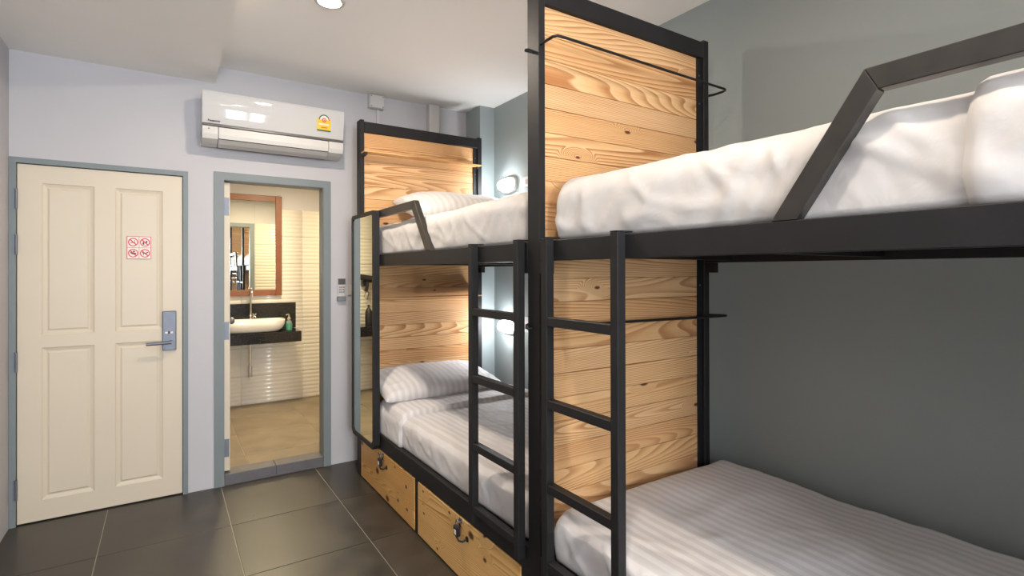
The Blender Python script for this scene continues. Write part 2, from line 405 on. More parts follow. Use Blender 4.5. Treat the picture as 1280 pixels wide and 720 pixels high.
MB().box(-.002, .012, YB-.018, YB-.0155, 1.038, 1.05).box(.026, .04, YB-.018, YB-.0155, 1.038, 1.05).build('keyhole', PAPER, lk)
MB().box(.013, .025, YB-.018, YB-.0155, 1.036, 1.052).build('keyhole', BLK, lk)
scb = MB()
for sx_ in (-.006, .047):
    for sz_ in (.943, 1.167): scb.cyl((sx_, YB-.0175, sz_), (sx_, YB-.0155, sz_), .004, n=10)
scb.build('screw', DSTRIPE, lk, kind='stuff')

# no-smoking etc. sticker on the door (sits on the raised field of the panel)
st = empty('prohibition_sticker', (-.137, YB+.0045, 1.578), label='square white sticker with four red prohibition circles on the cream door', cat='sticker')
yS = -.0005
MB().box(-.062, .062, yS-.0012, yS+.0015, -.07, .07).build('sticker_sheet', PAPER, st)
ln = MB()
for q in ((-.062, .062, .067, .07), (-.062, .062, -.07, -.067), (-.062, -.059, -.067, .067), (.059, .062, -.067, .067), (-.0012, .0012, -.067, .067)):
    ln.box(q[0], q[1], yS-.0022, yS-.0012, q[2], q[3])
ln.box(-.059, -.0012, yS-.0022, yS-.0012, -.0012, .0012); ln.box(.0012, .059, yS-.0022, yS-.0012, -.0012, .0012)
ln.build('border', RED, st)
def ann(mb, cx, cz, r0, r1, y0, y1, n=28):
    t = bmesh.new()
    A = []
    for y in (y0, y1):
        A.append([[t.verts.new((cx+r*math.cos(2*PI*k/n), y, cz+r*math.sin(2*PI*k/n))) for k in range(n)] for r in (r0, r1)])
    for k in range(n):
        j = (k+1) % n
        t.faces.new((A[0][0][k], A[0][0][j], A[0][1][j], A[0][1][k])); t.faces.new((A[1][0][k], A[1][1][k], A[1][1][j], A[1][0][j]))
        t.faces.new((A[0][1][k], A[0][1][j], A[1][1][j], A[1][1][k])); t.faces.new((A[0][0][k], A[1][0][k], A[1][0][j], A[0][0][j]))
    bmesh.ops.recalc_face_normals(t, faces=t.faces); mb.merge(t)
for k, (cx, cz) in enumerate(((-.03, .034), (.03, .034), (-.03, -.034), (.03, -.034))):
    rg = MB(); ann(rg, cx, cz, .0205, .026, yS-.003, yS-.0012)
    q = .0145; w_ = .0022
    rg.prism([(cx-q-w_, cz+q-w_), (cx-q+w_, cz+q+w_), (cx+q+w_, cz-q+w_), (cx+q-w_, cz-q-w_)], 'y', yS-.0034, yS-.0022)
    rg.build('prohibition_ring', RED, st)
    ic = MB(); y0, y1 = yS-.0022, yS-.0012
    if k == 0:   # cigarette
        ic.prism([(cx-.014, cz-.007), (cx-.013, cz-.003), (cx+.010, cz+.003), (cx+.011, cz-.001)], 'y', y0, y1); ic.box(cx+.008, cx+.010, y0, y1, cz+.006, cz+.013)
    elif k == 1:  # bottle and glass
        ic.box(cx-.012, cx-.004, y0, y1, cz-.014, cz-.001); ic.box(cx-.010, cx-.006, y0, y1, cz-.001, cz+.007); ic.box(cx+.004, cx+.012, y0, y1, cz-.002, cz+.009); ic.box(cx+.007, cx+.009, y0, y1, cz-.012, cz-.002)
    elif k == 2:  # seated figure
        ic.prism([(cx-.016, cz+.004), (cx-.006, cz+.008), (cx+.014, cz+.001), (cx+.015, cz-.006), (cx+.002, cz-.009), (cx-.010, cz-.003)], 'y', y0, y1); ic.prism([(cx+.004+.005*math.cos(t_*PI/5), cz+.011+.005*math.sin(t_*PI/5)) for t_ in range(10)], 'y', y0, y1)
    else:        # dog
        ic.box(cx-.010, cx+.009, y0, y1, cz-.003, cz+.004); ic.box(cx-.010, cx-.007, y0, y1, cz-.012, cz-.003); ic.box(cx+.006, cx+.009, y0, y1, cz-.012, cz-.003); ic.box(cx+.009, cx+.016, y0, y1, cz+.002, cz+.009); ic.box(cx-.014, cx-.010, y0, y1, cz+.002, cz+.010)
    ic.build('symbol', BLK, st)

# ------------------------------------------------------------ bathroom door and frame
d2 = empty('door_2', (0, 0, 0), **S)
f2 = MB()
f2.box(.268, .327, YB-.012, YB+.0, 0, 2.093); f2.box(.969, 1.021, YB-.012, YB, 0, 2.093); f2.box(.327, .969, YB-.012, YB, 2.042, 2.093)
f2.box(.3265, .3285, YB, YB+T+.012, .0, 2.04); f2.box(.967, .9695, YB, YB+T+.012, .0, 2.04); f2.box(.3285, .967, YB, YB+T+.012, 2.038, 2.0445)
f2.box(.268, .327, YB+T, YB+T+.012, .05, 2.093); f2.box(.969, 1.021, YB+T, YB+T+.012, .05, 2.093); f2.box(.327, .969, YB+T, YB+T+.012, 2.042, 2.093)
f2.build('door_frame', FRAMEP, d2)
MB().box(.329, .6475, YB-.004, YB+T+.03, 0, .073, .002).build('threshold_tile', CURB, d2)
MB().box(.649, .967, YB-.004, YB+T+.03, 0, .073, .002).build('threshold_tile', CURB, d2)
# open leaf, hinged on the left jamb
lf = empty('door_leaf', (.3295, YB+.035, 0), rz=math.radians(-2.5)); lf.parent = d2
MB().box(0, .036, .0, .635, .085, 2.03, .002).build('leaf_board', CREAM, lf)
for z in (1.87, 1.03, .24):
    MB().box(.001, .030, -.004, -.001, z-.06, z+.06).build('hinge', STEEL, lf)
kb = MB(); kb.cyl((.036, .57, 1.05), (.055, .57, 1.05), .012); kb.ball((.074, .57, 1.05), .027, .8, 1, 1)
kb.build('door_knob', STEEL, lf, smooth=True)

# ------------------------------------------------------------ bathroom shell
BX0, BX1, BYB, BZ = -.55, 1.95, 6.1, 2.5
BY0 = YB+T
bf = box('floor_bathroom', BX0, BX1, BY0, BYB, -.05, .046, GROUT, **S)
tiles([BX0, -.10, .50, 1.10, 1.70, BX1], [BYB, 5.62, 5.02, 4.42, BY0+.03], .05, .004, BTILE, bf)
box('ceiling_bathroom', BX0, BX1, BY0, BYB, BZ, BZ+.1, CEIL, **S)
def wave_tile(w_, h_, n=7):
    """glazed tile with n horizontal rolls, lies in xz, faces -y, origin at lower centre"""
    t = bmesh.new(); prof = []
    K = n*6
    for i in range(K+1):
        ph = (i/n/1.0) if False else i/6
        z = h_*i/K
        e = 1
        prof.append((-.004-.0042*abs(math.sin(PI*ph))*e, z))
    g = .0004
    A = [t.verts.new((-w_/2+g, y, z*(1-2*g/h_)+g)) for y, z in prof]; B = [t.verts.new((w_/2-g, y, z*(1-2*g/h_)+g)) for y, z in prof]
    for i in range(K): t.faces.new((A[i], B[i], B[i+1], A[i+1]))
    A0 = [t.verts.new((-w_/2+g, 0, g)), t.verts.new((-w_/2+g, 0, h_-g))]; B0 = [t.verts.new((w_/2-g, 0, g)), t.verts.new((w_/2-g, 0, h_-g))]
    t.faces.new([A0[0]]+A+[A0[1]]); t.faces.new([B0[1]]+B[::-1]+[B0[0]])
    t.faces.new((A0[0], B0[0], B[0], A[0])); t.faces.new((A0[1], A[-1], B[-1], B0[1])); t.faces.new((A0[0], A0[1], B0[1], B0[0]))
    bmesh.ops.recalc_face_normals(t, faces=t.faces)
    return t
def tiled_wall(parent, segs, rotz, zlo, rows, loc):
    """segs: list of (centre, width) along the wall"""
    for c_, w_ in segs:
        key = ('wt', round(w_, 3))
        for r_ in range(rows):
            if key not in meshes:
                m = MB(); m.bm.free(); m.bm = wave_tile(w_, .292); o = m.build('wall_tile', WTILE, parent); meshes[key] = o
                for p_ in o.data.polygons: p_.use_smooth = len(p_.vertices) == 4
            else:
                o = meshes[key].copy(); COL.objects.link(o); o.parent = parent
            o.rotation_euler.z = rotz; o.location = loc(c_, zlo+.292*r_)
wbb = box('wall_bathroom_back', BX0-T, BX1+T, BYB, BYB+T, -.05, BZ+.1, WHITE, **S)
tiled_wall(wbb, [(-.25, .6), (.35, .6), (.95, .6), (1.55, .6), (1.90, .1), (-.545, .0) if False else (1.90, .1)][:5], 0, .052, 7, lambda c, z: (c, BYB-.0005, z))
wbl = box('wall_bathroom_left', BX0-T, BX0, BY0, BYB, -.05, BZ+.1, WHITE, **S)
wbr = box('wall_bathroom_right', BX1, BX1+T, BY0, BYB, -.05, BZ+.1, WHITE, **S)
tiled_wall(wbr, [(4.46, .6), (5.06, .6), (5.66, .6)], -PI/2, .052, 7, lambda c, z: (BX1-.0005, c, z))
tiled_wall(wbl, [(4.46, .6), (5.06, .6), (5.66, .6)], PI/2, .052, 7, lambda c, z: (BX0+.0005, c, z))
wbf = box('wall_bathroom_front', 1.025, BX1, BY0, BY0+.012, .05, BZ, WHITE, **S)
tiled_wall(wbf, [(1.33, .6), (1.79, .3)], PI, .052, 7, lambda c, z: (c, BY0+.0125, z))
area('bathroom_ceiling_light_glow', (.95, 5.0, BZ-.08), (0, 0, 0), .3, .3, 36, (1.0, .82, .54), 'DISK')
bl = MB(); bl.lathe([(.0, 0), (.15, 0), (.155, .02), (.14, .055), (.0, .06)], (.95, 5.0, BZ-.06), n=32)
bl.build('bathroom_ceiling_lamp', PLASTICM, label='round ceiling lamp inside the bathroom', cat='lamp')

# ------------------------------------------------------------ bathroom things
vt = empty('vanity_counter', (.5, 5.9, .72), label='black granite counter with low backsplash under the bathroom mirror', cat='counter')
o = MB().box(-.30, 1.163, 5.70, 6.088, .72, .826, .003).build('countertop', GRANITE); o.parent = vt; o.matrix_parent_inverse = Matrix.Translation(-Vector(vt.location))
o = MB().box(.43, 1.178, 6.066, 6.088, .828, 1.10, .002).build('backsplash', GRANITE); o.parent = vt; o.matrix_parent_inverse = Matrix.Translation(-Vector(vt.location))
def keep(o, p):
    o.parent = p; o.matrix_parent_inverse = Matrix.Translation(-Vector(p.location)); return o
# vessel basin: rounded oblong bowl
bs = empty('wash_basin', (.72, 5.855, .828), label='oblong white vessel basin on the black bathroom counter', cat='basin')
def oblong(rx, ry, z, n=48, e=3.2):
    out = []
    for k in range(n):
        t_ = 2*PI*k/n; c_, s_ = math.cos(t_), math.sin(t_)
        out.append((rx*math.copysign(abs(c_)**(2/e), c_), ry*math.copysign(abs(s_)**(2/e), s_), z))
    return out
t = bmesh.new(); rings = []
for rx, ry, z in ((.20, .10, 0), (.25, .13, .006), (.285, .155, .035), (.302, .168, .07), (.308, .172, .112), (.304, .169, .117), (.297, .162, .112), (.27, .14, .06), (.20, .10, .03), (.02, .02, .025)):
    rings.append([t.verts.new((p[0], p[1], p[2] + .006*(p[0]/.3)**2*(z > .1))) for p in oblong(rx, ry, z)])
for A, B in zip(rings, rings[1:]):
    for k in range(48): t.faces.new((A[k], A[(k+1) % 48], B[(k+1) % 48], B[k]))
t.faces.new(rings[0][::-1]); t.faces.new(rings[-1])
bmesh.ops.recalc_face_normals(t, faces=t.faces)
m = MB(); m.bm.free(); m.bm = t; m.build('bowl', CERAMIC, bs, smooth=True)
MB().cyl((0, 0, .025), (0, 0, .030), .022).build('drain', CHROME, bs)
fa = empty('basin_faucet', (.735, 6.045, .828), label='tall chrome gooseneck faucet with cross handle behind the basin', cat='faucet')
fb = MB(); fb.tube([(0, 0, 0), (0, 0, .38), (0, -.005, .405), (0, -.025, .425), (0, -.055, .430), (0, -.085, .415), (0, -.10, .385), (0, -.103, .35)], .010, n=12, rr=[.012, .009, .009, .009, .009, .009, .010, .012])
fb.lathe([(.0, 0), (.022, 0), (.022, .012), (.014, .02), (.014, .03)], (0, 0, 0)); fb.ball((0, 0, .15), .018)
fb.build('spout', CHROME, fa, smooth=True)
hb = MB(); hb.cyl((0, 0, .15), (.03, -.03, .15), .008)
for k in range(4):
    an = PI/4+k*PI/2
    hb.cyl((.03, -.03, .15), (.03+.022*math.cos(an), -.03-.022*math.cos(an)*.2, .15+.030*math.sin(an)), .0055, n=8)
hb.build('cross_handle', CHROME, fa, smooth=True)
sb = empty('soap_dispenser', (1.06, 5.80, .827), label='small pump bottle of green hand soap on the black counter', cat='soap bottle')
MB().lathe([(.026, 0), (.03, .004), (.031, .07), (.026, .082)], (0, 0, 0)).build('bottle', SOAP, sb, smooth=True)
MB().lathe([(.026, .0825), (.022, .095), (.014, .105), (.014, .115)], (0, 0, 0)).build('shoulder', CLEARP, sb, smooth=True)
pm = MB(); pm.lathe([(.016, .1155), (.016, .13), (.007, .135), (.007, .16)], (0, 0, 0)); pm.tube([(0, 0, .163), (-.012, -.012, .167), (-.03, -.03, .163)], .006, n=8)
pm.build('pump', CHROME, sb, smooth=True)
dp = MB(); dp.cyl((.72, 5.96, .43), (.72, 5.96, .72), .013); dp.cyl((.72, 5.96, .36), (.72, 5.96, .47), .021); dp.tube([(.72, 5.96, .375), (.72, 5.99, .365), (.72, 6.03, .40), (.72, 6.085, .41)], .013)
dp.build('drain_pipe', CHROME, smooth=True, label='chrome bottle trap and waste pipe under the bathroom counter', cat='pipe')
mr = empty('bathroom_mirror', (.72, 6.08, 1.18), label='rectangular mirror in a reddish brown wooden frame above the basin', cat='mirror')
fm = MB(); X0, X1, Z0, Z1, w_ = -.32, .318, 0, 1.05, .062
fm.box(X0, X0+w_, -.028, .008, Z0, Z1, .003); fm.box(X1-w_, X1, -.028, .008, Z0, Z1, .003); fm.box(X0+w_, X1-w_, -.026, .008, Z0, Z0+w_, .003); fm.box(X0+w_, X1-w_, -.026, .008, Z1-w_, Z1, .003)
fm.build('mirror_frame', BROWNF, mr)
MB().box(X0+w_-.005, X1-w_+.005, -.012, .006, Z0+w_-.005, Z1-w_+.005).build('mirror_glass', MIRR, mr)
MB().cyl((X1-.03, -.01, Z1), (X1-.03, -.01, Z1+.015), .008).build('fixing', CHROME, mr)
# things seen only in the side mirror
hd = empty('hair_dryer', (.27, 6.03, 1.28), label='black hair dryer hanging on the bathroom wall left of the mirror', cat='hair dryer')
h_ = MB(); h_.cyl((-.06, -.02, .06), (.08, -.02, .09), .042, .032); h_.tube([(-.01, -.02, .06), (-.005, -.02, -.02), (.01, -.02, -.08)], .018); h_.box(-.03, .04, 0.0, .055, -.02, .05)
h_.build('dryer_body', BLK, hd, smooth=True)
MB().tube([(.01, -.02, -.08), (.03, -.01, -.14), (-.01, -.01, -.17), (-.03, 0, -.10), (-.01, .01, -.05)], .004, n=6).build('cord', BLK, hd, smooth=True)
bt = MB(); bt.lathe([(.0, 0), (.038, 0), (.04, .01), (.04, .15), (.02, .19), (.012, .20), (.012, .23), (.0, .232)], (.30, 5.85, .827))
bt.build('dark_bottle', BLK, smooth=True, label='dark bottle on the bathroom counter, seen in the narrow mirror', cat='bottle')
bt = MB(); bt.lathe([(.0, 0), (.03, 0), (.032, .01), (.032, .10), (.015, .12), (.015, .14), (.0, .14)], (.20, 5.90, .827))
bt.build('amber_bottle', BROWNF, smooth=True, label='amber bottle beside the dark bottle on the bathroom counter', cat='bottle')

# ------------------------------------------------------------ air conditioner
ac = empty('air_conditioner', (.192, YB, 2.24), label='white split air conditioner mounted high on the back wall', cat='air conditioner')
L_ = .872
prof = [(0, .035), (0, .325), (-.10, .333), (-.185, .331), (-.200, .326), (-.206, .315)]
NP = 18; yy_ = -.206
for k_ in range(NP):
    yy_ += (.187/NP)*(.0+.29*(k_+.5)/NP); prof.append((yy_, .315-.187*(k_+1)/NP))
MB().prism(prof + [(-.170, .124), (-.10, .10)], 'x', 0, L_).build('front_panel', PLASTIC, ac, smooth=True)
MB().box(.002, L_-.002, -.188, -.17, .109, .1235, .002).build('trim_strip', DSTRIPE, ac)
lowp = [(-.002, .034), (-.002, .095), (-.11, .098), (-.184, .108), (-.188, .06), (-.178, .03), (-.14, .012), (-.08, .0), (-.03, .005)]
MB().prism(lowp, 'x', .0, .088, .002).build('end_housing', PLASTICM, ac)
MB().prism(lowp, 'x', L_-.10, L_, .002).build('end_housing', PLASTICM, ac)
MB().prism([(-.002, .034), (-.002, .095), (-.11, .098), (-.172, .106), (-.168, .04), (-.12, .014), (-.08, .0), (-.03, .005)], 'x', .0885, L_-.1005).build('air_outlet', VENTP, ac)
MB().prism([(-.175, .106), (-.185, .106), (-.188, .06), (-.182, .034), (-.172, .036)], 'x', .091, L_-.103, .001).build('louvre_flap', PLASTICM, ac)
MB().prism([(-.168, .033), (-.176, .030), (-.14, .008), (-.08, -.003), (-.08, .0), (-.125, .012)], 'x', .091, L_-.103).build('bottom_grille', PLASTICM, ac)
tx = bpy.data.curves.new('brand_lettering', 'FONT'); tx.body = 'Panasonic'; tx.size = .0165; tx.extrude = .0006; tx.space_character = 1.05; tx.offset = .0006
to = bpy.data.objects.new('brand_lettering', tx); COL.objects.link(to); to.parent = ac
to.location = (.030, -.1855, .138); to.rotation_euler = (PI/2+.16, 0, 0); tx.materials.append(BLK)
MB().prism([(.030, .088), (.042, .088), (.036, .097)], 'y', -.1885, -.185).build('logo_mark', DSTRIPE, ac)
# energy label on the front
el = empty('energy_label', (.735, -.2006, .225)); el.parent = ac; el.rotation_euler.x = .14
el_y = -.0
MB().box(-.046, .046, -.0015, -.0002, -.055, .028).build('label_sheet', YELLOW, el)
MB().box(-.046, .046, -.0022, -.0015, -.055, -.046).build('label_foot', GREENP, el)
def halfring(mb, r0, r1, a0, a1, y0, y1, cz):
    n = 16; pts = [(r1*math.cos(a0+(a1-a0)*k/n), cz+r1*math.sin(a0+(a1-a0)*k/n)) for k in range(n+1)]
    if r0: pts += [(r0*math.cos(a1-(a1-a0)*k/n), cz+r0*math.sin(a1-(a1-a0)*k/n)) for k in range(n+1)]
    mb.prism(pts, 'y', y0, y1)
q = MB(); halfring(q, 0, .036, 0, PI, -.0022, -.0005, .022); q.build('dial', PAPER, el)
q = MB(); halfring(q, .029, .036, .5, PI, -.003, -.0022, .022); q.build('dial_scale', GREENP, el)
q = MB(); halfring(q, .029, .036, .0, .45, -.003, -.0022, .022); q.build('dial_scale', RED, el)
q = MB(); ann(q, 0, .020, .009, .0145, -.0042, -.0022); q.build('rating_ring', RED, el)
MB().box(-.036, .034, -.0022, -.0015, -.014, -.004).build('text_band', PAPER, el)
MB().box(-.02, .022, -.0022, -.0015, -.034, -.026).build('text_line', ORANGEP, el)
t5 = bpy.data.curves.new('rating_number', 'FONT'); t5.body = '5'; t5.size = .016; t5.extrude = .0004; t5.align_x = 'CENTER'
t5o = bpy.data.objects.new('rating_number', t5); COL.objects.link(t5o); t5o.parent = el; t5o.location = (0, -.0035, .0145); t5o.rotation_euler = (PI/2, 0, 0); t5.materials.append(RED)

def to_mesh(o):
    dg = bpy.context.evaluated_depsgraph_get(); dg.update()
    me = bpy.data.meshes.new_from_object(o.evaluated_get(dg)); n_ = o.name
    p = bpy.data.objects.new(n_+'_m', me); COL.objects.link(p); p.parent = o.parent; p.location = o.location; p.rotation_euler = o.rotation_euler
    bpy.data.objects.remove(o); p.name = n_
to_mesh(to); to_mesh(t5o)
# remote in its holder, switch plate, junction box, trunking
rm = empty('remote_control', (1.096, YB, 1.21), label='white air conditioner remote in a wall holder beside the bathroom door', cat='remote')
MB().box(-.032, .032, -.03, 0, 0, .03, .003).build('holder', FRAMEP, rm)
MB().box(-.027, .027, -.026, -.005, .031, .172, .004).build('handset', PLASTICM, rm)
MB().box(-.026, .026, -.0285, -.0262, .122, .166).build('display', DSTRIPE, rm)
for i in range(3):
    for j in range(3): MB().box(-.019+.0145*i, -.009+.0145*i, -.0285, -.0262, .060+.018*j, .071+.018*j).build('button', RED if (i, j) == (1, 2) else FRAMEP, rm)
MB().box(.0, .07, -.010, 0, 0, .075, .003).build('t', PLASTICM)
o = bpy.data.objects['t']; o.name = 'light_switch'; o.location = (1.143, YB, 1.25); tag(o, 'small beige switch plate on the back wall half hidden by the narrow mirror', 'switch')
jb = empty('junction_box', (1.358, YB, 2.68), label='square white junction box on the back wall near the ceiling', cat='junction box')
MB().box(-.058, .058, -.05, 0, 0, .104, .004).build('box_body', PLASTICM, jb); MB().box(-.054, .054, -.056, -.050, .004, .10, .002).build('box_cover', PLASTICM, jb)
q = MB()
for sx_ in (-.045, .045):
    for sz_ in (.013, .09): q.cyl((sx_, -.058, sz_), (sx_, -.056, sz_), .004, n=8)
q.build('screw', DSTRIPE, jb, kind='stuff')
MB().box(1.367, 1.386, YB-.02, YB, .4, 2.679).build('cable_conduit', PLASTICM, label='thin white cable conduit running down from the junction box', cat='conduit')
MB().box(1.79, 1.88, YB-.06, YB, .4, 2.788, .004).build('trunking', PLASTICM, label='wide white vertical trunking on the back wall behind the far headboard', cat='trunking')

# ------------------------------------------------------------ ceiling downlights
def dl_label(i): return ['round recessed ceiling downlight in front of the air conditioner', 'round recessed ceiling downlight above the near ladder', 'round recessed ceiling downlight near the rear windows'][i]
for i, (lx, ly) in enumerate(LAMPS):
    e_ = empty('downlight', (lx, ly, ZC), label=dl_label(i), cat='ceiling light', group='ceiling downlights')
    t_ = MB(); t_.lathe([(.055, -.001), (.075, -.001), (.073, -.010), (.058, -.012), (.055, -.006)], (0, 0, 0), n=32); 
    t_.bm.faces.ensure_lookup_table()
    t_.build('trim_ring', PLASTICM, e_, smooth=True)
    MB().lathe([(.0, -.004), (.053, -.004), (.05, -.012), (.0, -.018)], (0, 0, 0), n=32).build('lens', DLG, e_, smooth=True)
    area('downlight_glow', (lx, ly, ZC-.025), (0, 0, 0), .10, .10, (20, 11, 11)[i], WARM, 'DISK')

# ------------------------------------------------------------ bunk beds
XF = 1.1414
YH = {'far': (3.68, 3.76), 'near': (1.5606, 1.6346), 'end': (-.53, -.455)}
PITCH = .0905
plank_mesh = {}
def headboard(y0, y1, parent, fz=2.485):
    post = MB().box(XF, 1.1700, y0, y1, 0, 2.497, .002).build('post', BLACK, parent)
    MB().box(2.086, 2.122, y0, y1, 0, 2.497, .002).build('post', BLACK, parent)
    MB().box(1.1702, 2.0858, y0, y1, 2.4115, fz, .002).build('top_rail', BLACK, parent)
    MB().box(2.0515, 2.0858, y0+.012, y1-.012, 0.40, 2.411).build('side_flange', BLACK, parent)
    bolts = MB()
    for z in (1.36, 1.62, 1.9, 2.2, 2.33): bolts.cyl((2.068, y0+.009, z), (2.068, y0+.012, z), .004, n=8)
    bolts.build('bolt', STEEL, parent, kind='stuff')
    z = .405
    zt = [.405] + [1.40+PITCH*k for k in range(-10, 12) if .42 < 1.40+PITCH*k < 2.37] + [2.411]
    for i, (za, zb) in enumerate(zip(zt, zt[1:])):
        key = round(zb-za, 3); dy = random.uniform(-.0008, .0008)
        if key in plank_mesh:
            p = plank_mesh[key].copy(); COL.objects.link(p); p.parent = parent
        else:
            h = zb-za
            p = MB().box(-.4405, .4405, -.022, .022, -h/2+.0006, h/2-.0006, .0014).build('plank', PINE, parent); plank_mesh[key] = p
        p.location = ((1.1703+2.0513)/2, (y0+y1)/2+dy, (za+zb)/2)
def ladder(ya, yb, parent):
    """ya > yb are the outer edges of the two stiles"""
    l = empty('ladder'); l.parent = parent
    for y0, y1 in ((ya-.033, ya), (yb, yb+.033)):
        s_ = MB(); s_.box(1.106, 1.139, y0, y1, .342, 1.541, .002); s_.box(1.106, 1.168, y0+.001, y1-.001, 1.5415, 1.545)
        s_.build('stile', BLACK, l)
    for z in (1.250, .963, .670, .400):
        r_ = MB().box(1.107, 1.138, yb+.0335, ya-.0335, z-.016, z+.016, .002)
        r_.build('rung', BLACK, l)
    q = MB()
    for y in (ya-.017, yb+.017): q.box(1.1395, 1.141, y-.01, y+.01, .345, .375)
    q.build('fixing_plate', BLACK, l, kind='stuff')
def beam(mb, y0, z0, y1, z1, w, x0, x1, cut0, cut1):
    mb.prism([(y0, z0), (y0+cut0[0], z0+cut0[1]), (y1+cut1[0], z1+cut1[1]), (y1, z1)], 'x', x0, x1, .0015)
def rails(y0, y1, parent):
    """long rails, cross bearers and base board of both decks; y0<y1"""
    for nm, z0, z1 in (('lower_side_rail', .295, .386), ('upper_side_rail', 1.4633, 1.535)):
        for x0, x1 in ((XF, 1.1716), (2.088, 2.120)):
            MB().box(x0, x1, y0+.0005, y1-.0005, z0, z1, .002).build(nm, BLACK, parent)
        n = 4
        for k in range(n):
            yc = y0+.12+(y1-y0-.24)*k/(n-1)
            MB().box(1.172, 2.0875, yc-.02, yc+.02, z1-.062, z1-.024).build('cross_bearer', BLACK, parent)
        MB().box(1.1725, 2.087, y0+.004, y1-.004, z1-.0235, z1-.011).build('base_board', BOARD, parent)
    for y, s_ in ((y0, 1), (y1, -1)):
        for x0, x1 in ((1.135, 1.172), (2.088, 2.121)):
            MB().box(x0 if x0 > 1.2 else XF, x1, min(y+.001*s_, y+.048*s_), max(y+.001*s_, y+.048*s_), 1.418, 1.463).build('corner_bracket', BLACK, parent)
def drawer(y0, y1, parent):
    d = empty('drawer'); d.parent = parent
    MB().box(XF-.001, XF+.018, y0, y1, .008, .290, .002).build('drawer_front', PINED, d)
    q = MB(); q.box(XF+.0182, 2.0, y0+.01, y0+.022, .012, .25); q.box(XF+.0182, 2.0, y1-.022, y1-.01, .012, .25); q.box(XF+.0182, 2.0, y0+.022, y1-.022, .012, .02); q.box(1.99, 2.0, y0+.022, y1-.022, .02, .25)
    q.build('drawer_box', PINED, d)
    return d
def hasp(yc, zc, d):
    h = MB(); x = XF-.001
    h.box(x-.004, x, yc-.012, yc+.014, zc-.006, zc+.016, .001); h.tube([(x-.003, yc-.008, zc+.004), (x-.02, yc-.006, zc+.006), (x-.02, yc+.008, zc+.006), (x-.003, yc+.010, zc+.004)], .0025, n=8)
    h.build('hasp', STEEL, d, smooth=True)
    g = MB(); g.tube([(x-.004, yc+.012, zc-.020), (x-.020, yc+.010, zc-.038), (x-.028, yc-.008, zc-.056), (x-.030, yc-.034, zc-.066), (x-.022, yc-.054, zc-.064), (x-.004, yc-.060, zc-.056)], .005, n=8)
    g.cyl((x-.003, yc-.060, zc-.056), (x, yc-.060, zc-.056), .013, n=14); g.cyl((x-.003, yc+.012, zc-.020), (x, yc+.012, zc-.020), .009, n=12)
    g.build('curved_handle', BLK, d, smooth=True)
def padlock(yc, zc, label):
    x = XF-.022
    p = empty('padlock', (x, yc, zc), label=label, cat='padlock', group='padlocks on the drawers')
    q = MB(); q.tube([(0, .010, -.014), (0, .011, .004), (0, .007, .013), (0, 0, .016), (0, -.007, .013), (0, -.011, .004), (0, -.010, -.014)], .0028, n=8); q.build('shackle', CHROME, p, smooth=True)
    MB().box(-.011, .009, -.021, .021, -.060, -.012, .005).build('lock_body', BLK, p)
    MB().box(-.0125, -.0108, -.010, .010, -.048, -.028).build('number_window', PAPER, p)

far = empty('bunk_bed', (0, 0, 0), label='far black steel bunk bed with pine headboard next to the bathroom door', cat='bunk bed', group='bunk beds along the grey wall')
headboard(*YH['far'], far)
rails(YH['near'][1], YH['far'][0], far)
ladder(2.040, 1.650, far)
dA = drawer(2.722, 3.668, far); dB = drawer(1.686, 2.676, far)
hasp(3.215, .275, dA); hasp(2.175, .272, dB)
MB().box(XF+.002, 1.17, 2.6775, 2.7205, 0, .2945).build('drawer_divider', BLACK, far)
MB().box(XF+.002, 1.17, 1.6352, 1.6845, 0, .2945).build('drawer_divider', BLACK, far)
padlock(3.215, .275, 'black padlock on the far drawer, nearest the bathroom'); padlock(2.175, .272, 'black padlock on the middle drawer below the far ladder')
g = MB()
g.prism([(3.679, 1.775), (3.679, 1.820), (2.728, 1.820), (2.762, 1.775)], 'x', XF, 1.172, .0015)
g.prism([(2.7275, 1.820), (2.7615, 1.775), (2.575, 1.5355), (2.512, 1.5355)], 'x', XF, 1.172, .0015)
g.build('guard_rail', BLACKH, far)
for z in (2.252, 1.232):
    MB().box(1.145, 2.078, 3.598, 3.6785, z+.003, z+.011, .001).build('shelf', PINEE, far)
    MB().box(1.15, 1.168, 3.602, 3.6785, z-.018, z+.0025).build('shelf_bracket', BLK, far)
    MB().box(2.06, 2.076, 3.64, 3.6785, z-.010, z+.0025).build('shelf_bracket', BLK, far)

near = empty('bunk_bed', (0, 0, 0), label='near black steel bunk bed with tall pine headboard and ladder in the foreground', cat='bunk bed', group='bunk beds along the grey wall')
headboard(*YH['near'], near)
headboard(*YH['end'], near)
rails(YH['end'][1], YH['near'][0], near)
ladder(1.504, 1.125, near)
dC = drawer(.52, 1.54, near); dD = drawer(-.44, .50, near)
g = MB()
g.prism([(-.4545, 1.773), (-.4545, 1.819), (.486, 1.819), (.462, 1.773)], 'x', XF, 1.172, .0015)
g.prism([(.4865, 1.819), (.4625, 1.773), (.621, 1.5355), (.678, 1.5355)], 'x', XF, 1.172, .0015)
g.build('guard_rail', BLACKH, near)
for z in (2.262, 1.232):
    q = MB(); y = 1.478
    q.tube([(1.150, 1.560, z-.004), (1.150, 1.510, z-.004), (1.153, 1.490, z-.002), (1.165, 1.480, z), (1.20, y, z), (2.08, y, z-.010), (2.12, y, z-.010), (2.140, 1.486, z-.010), (2.150, 1.505, z-.010), (2.146, 1.55, z-.012), (2.13, 1.60, z-.012), (2.1225, 1.61, z-.012)], .0055, n=8)
    q.build('hanging_rod', BLACK, near, smooth=True)
    MB().tube([(1.141, 1.605, z-.02), (1.128, 1.607, z-.02), (1.120, 1.615, z-.016), (1.128, 1.625, z-.008), (1.1405, 1.625, z-.004)], .005, n=8).build('rod_end', BLACK, near, smooth=True)

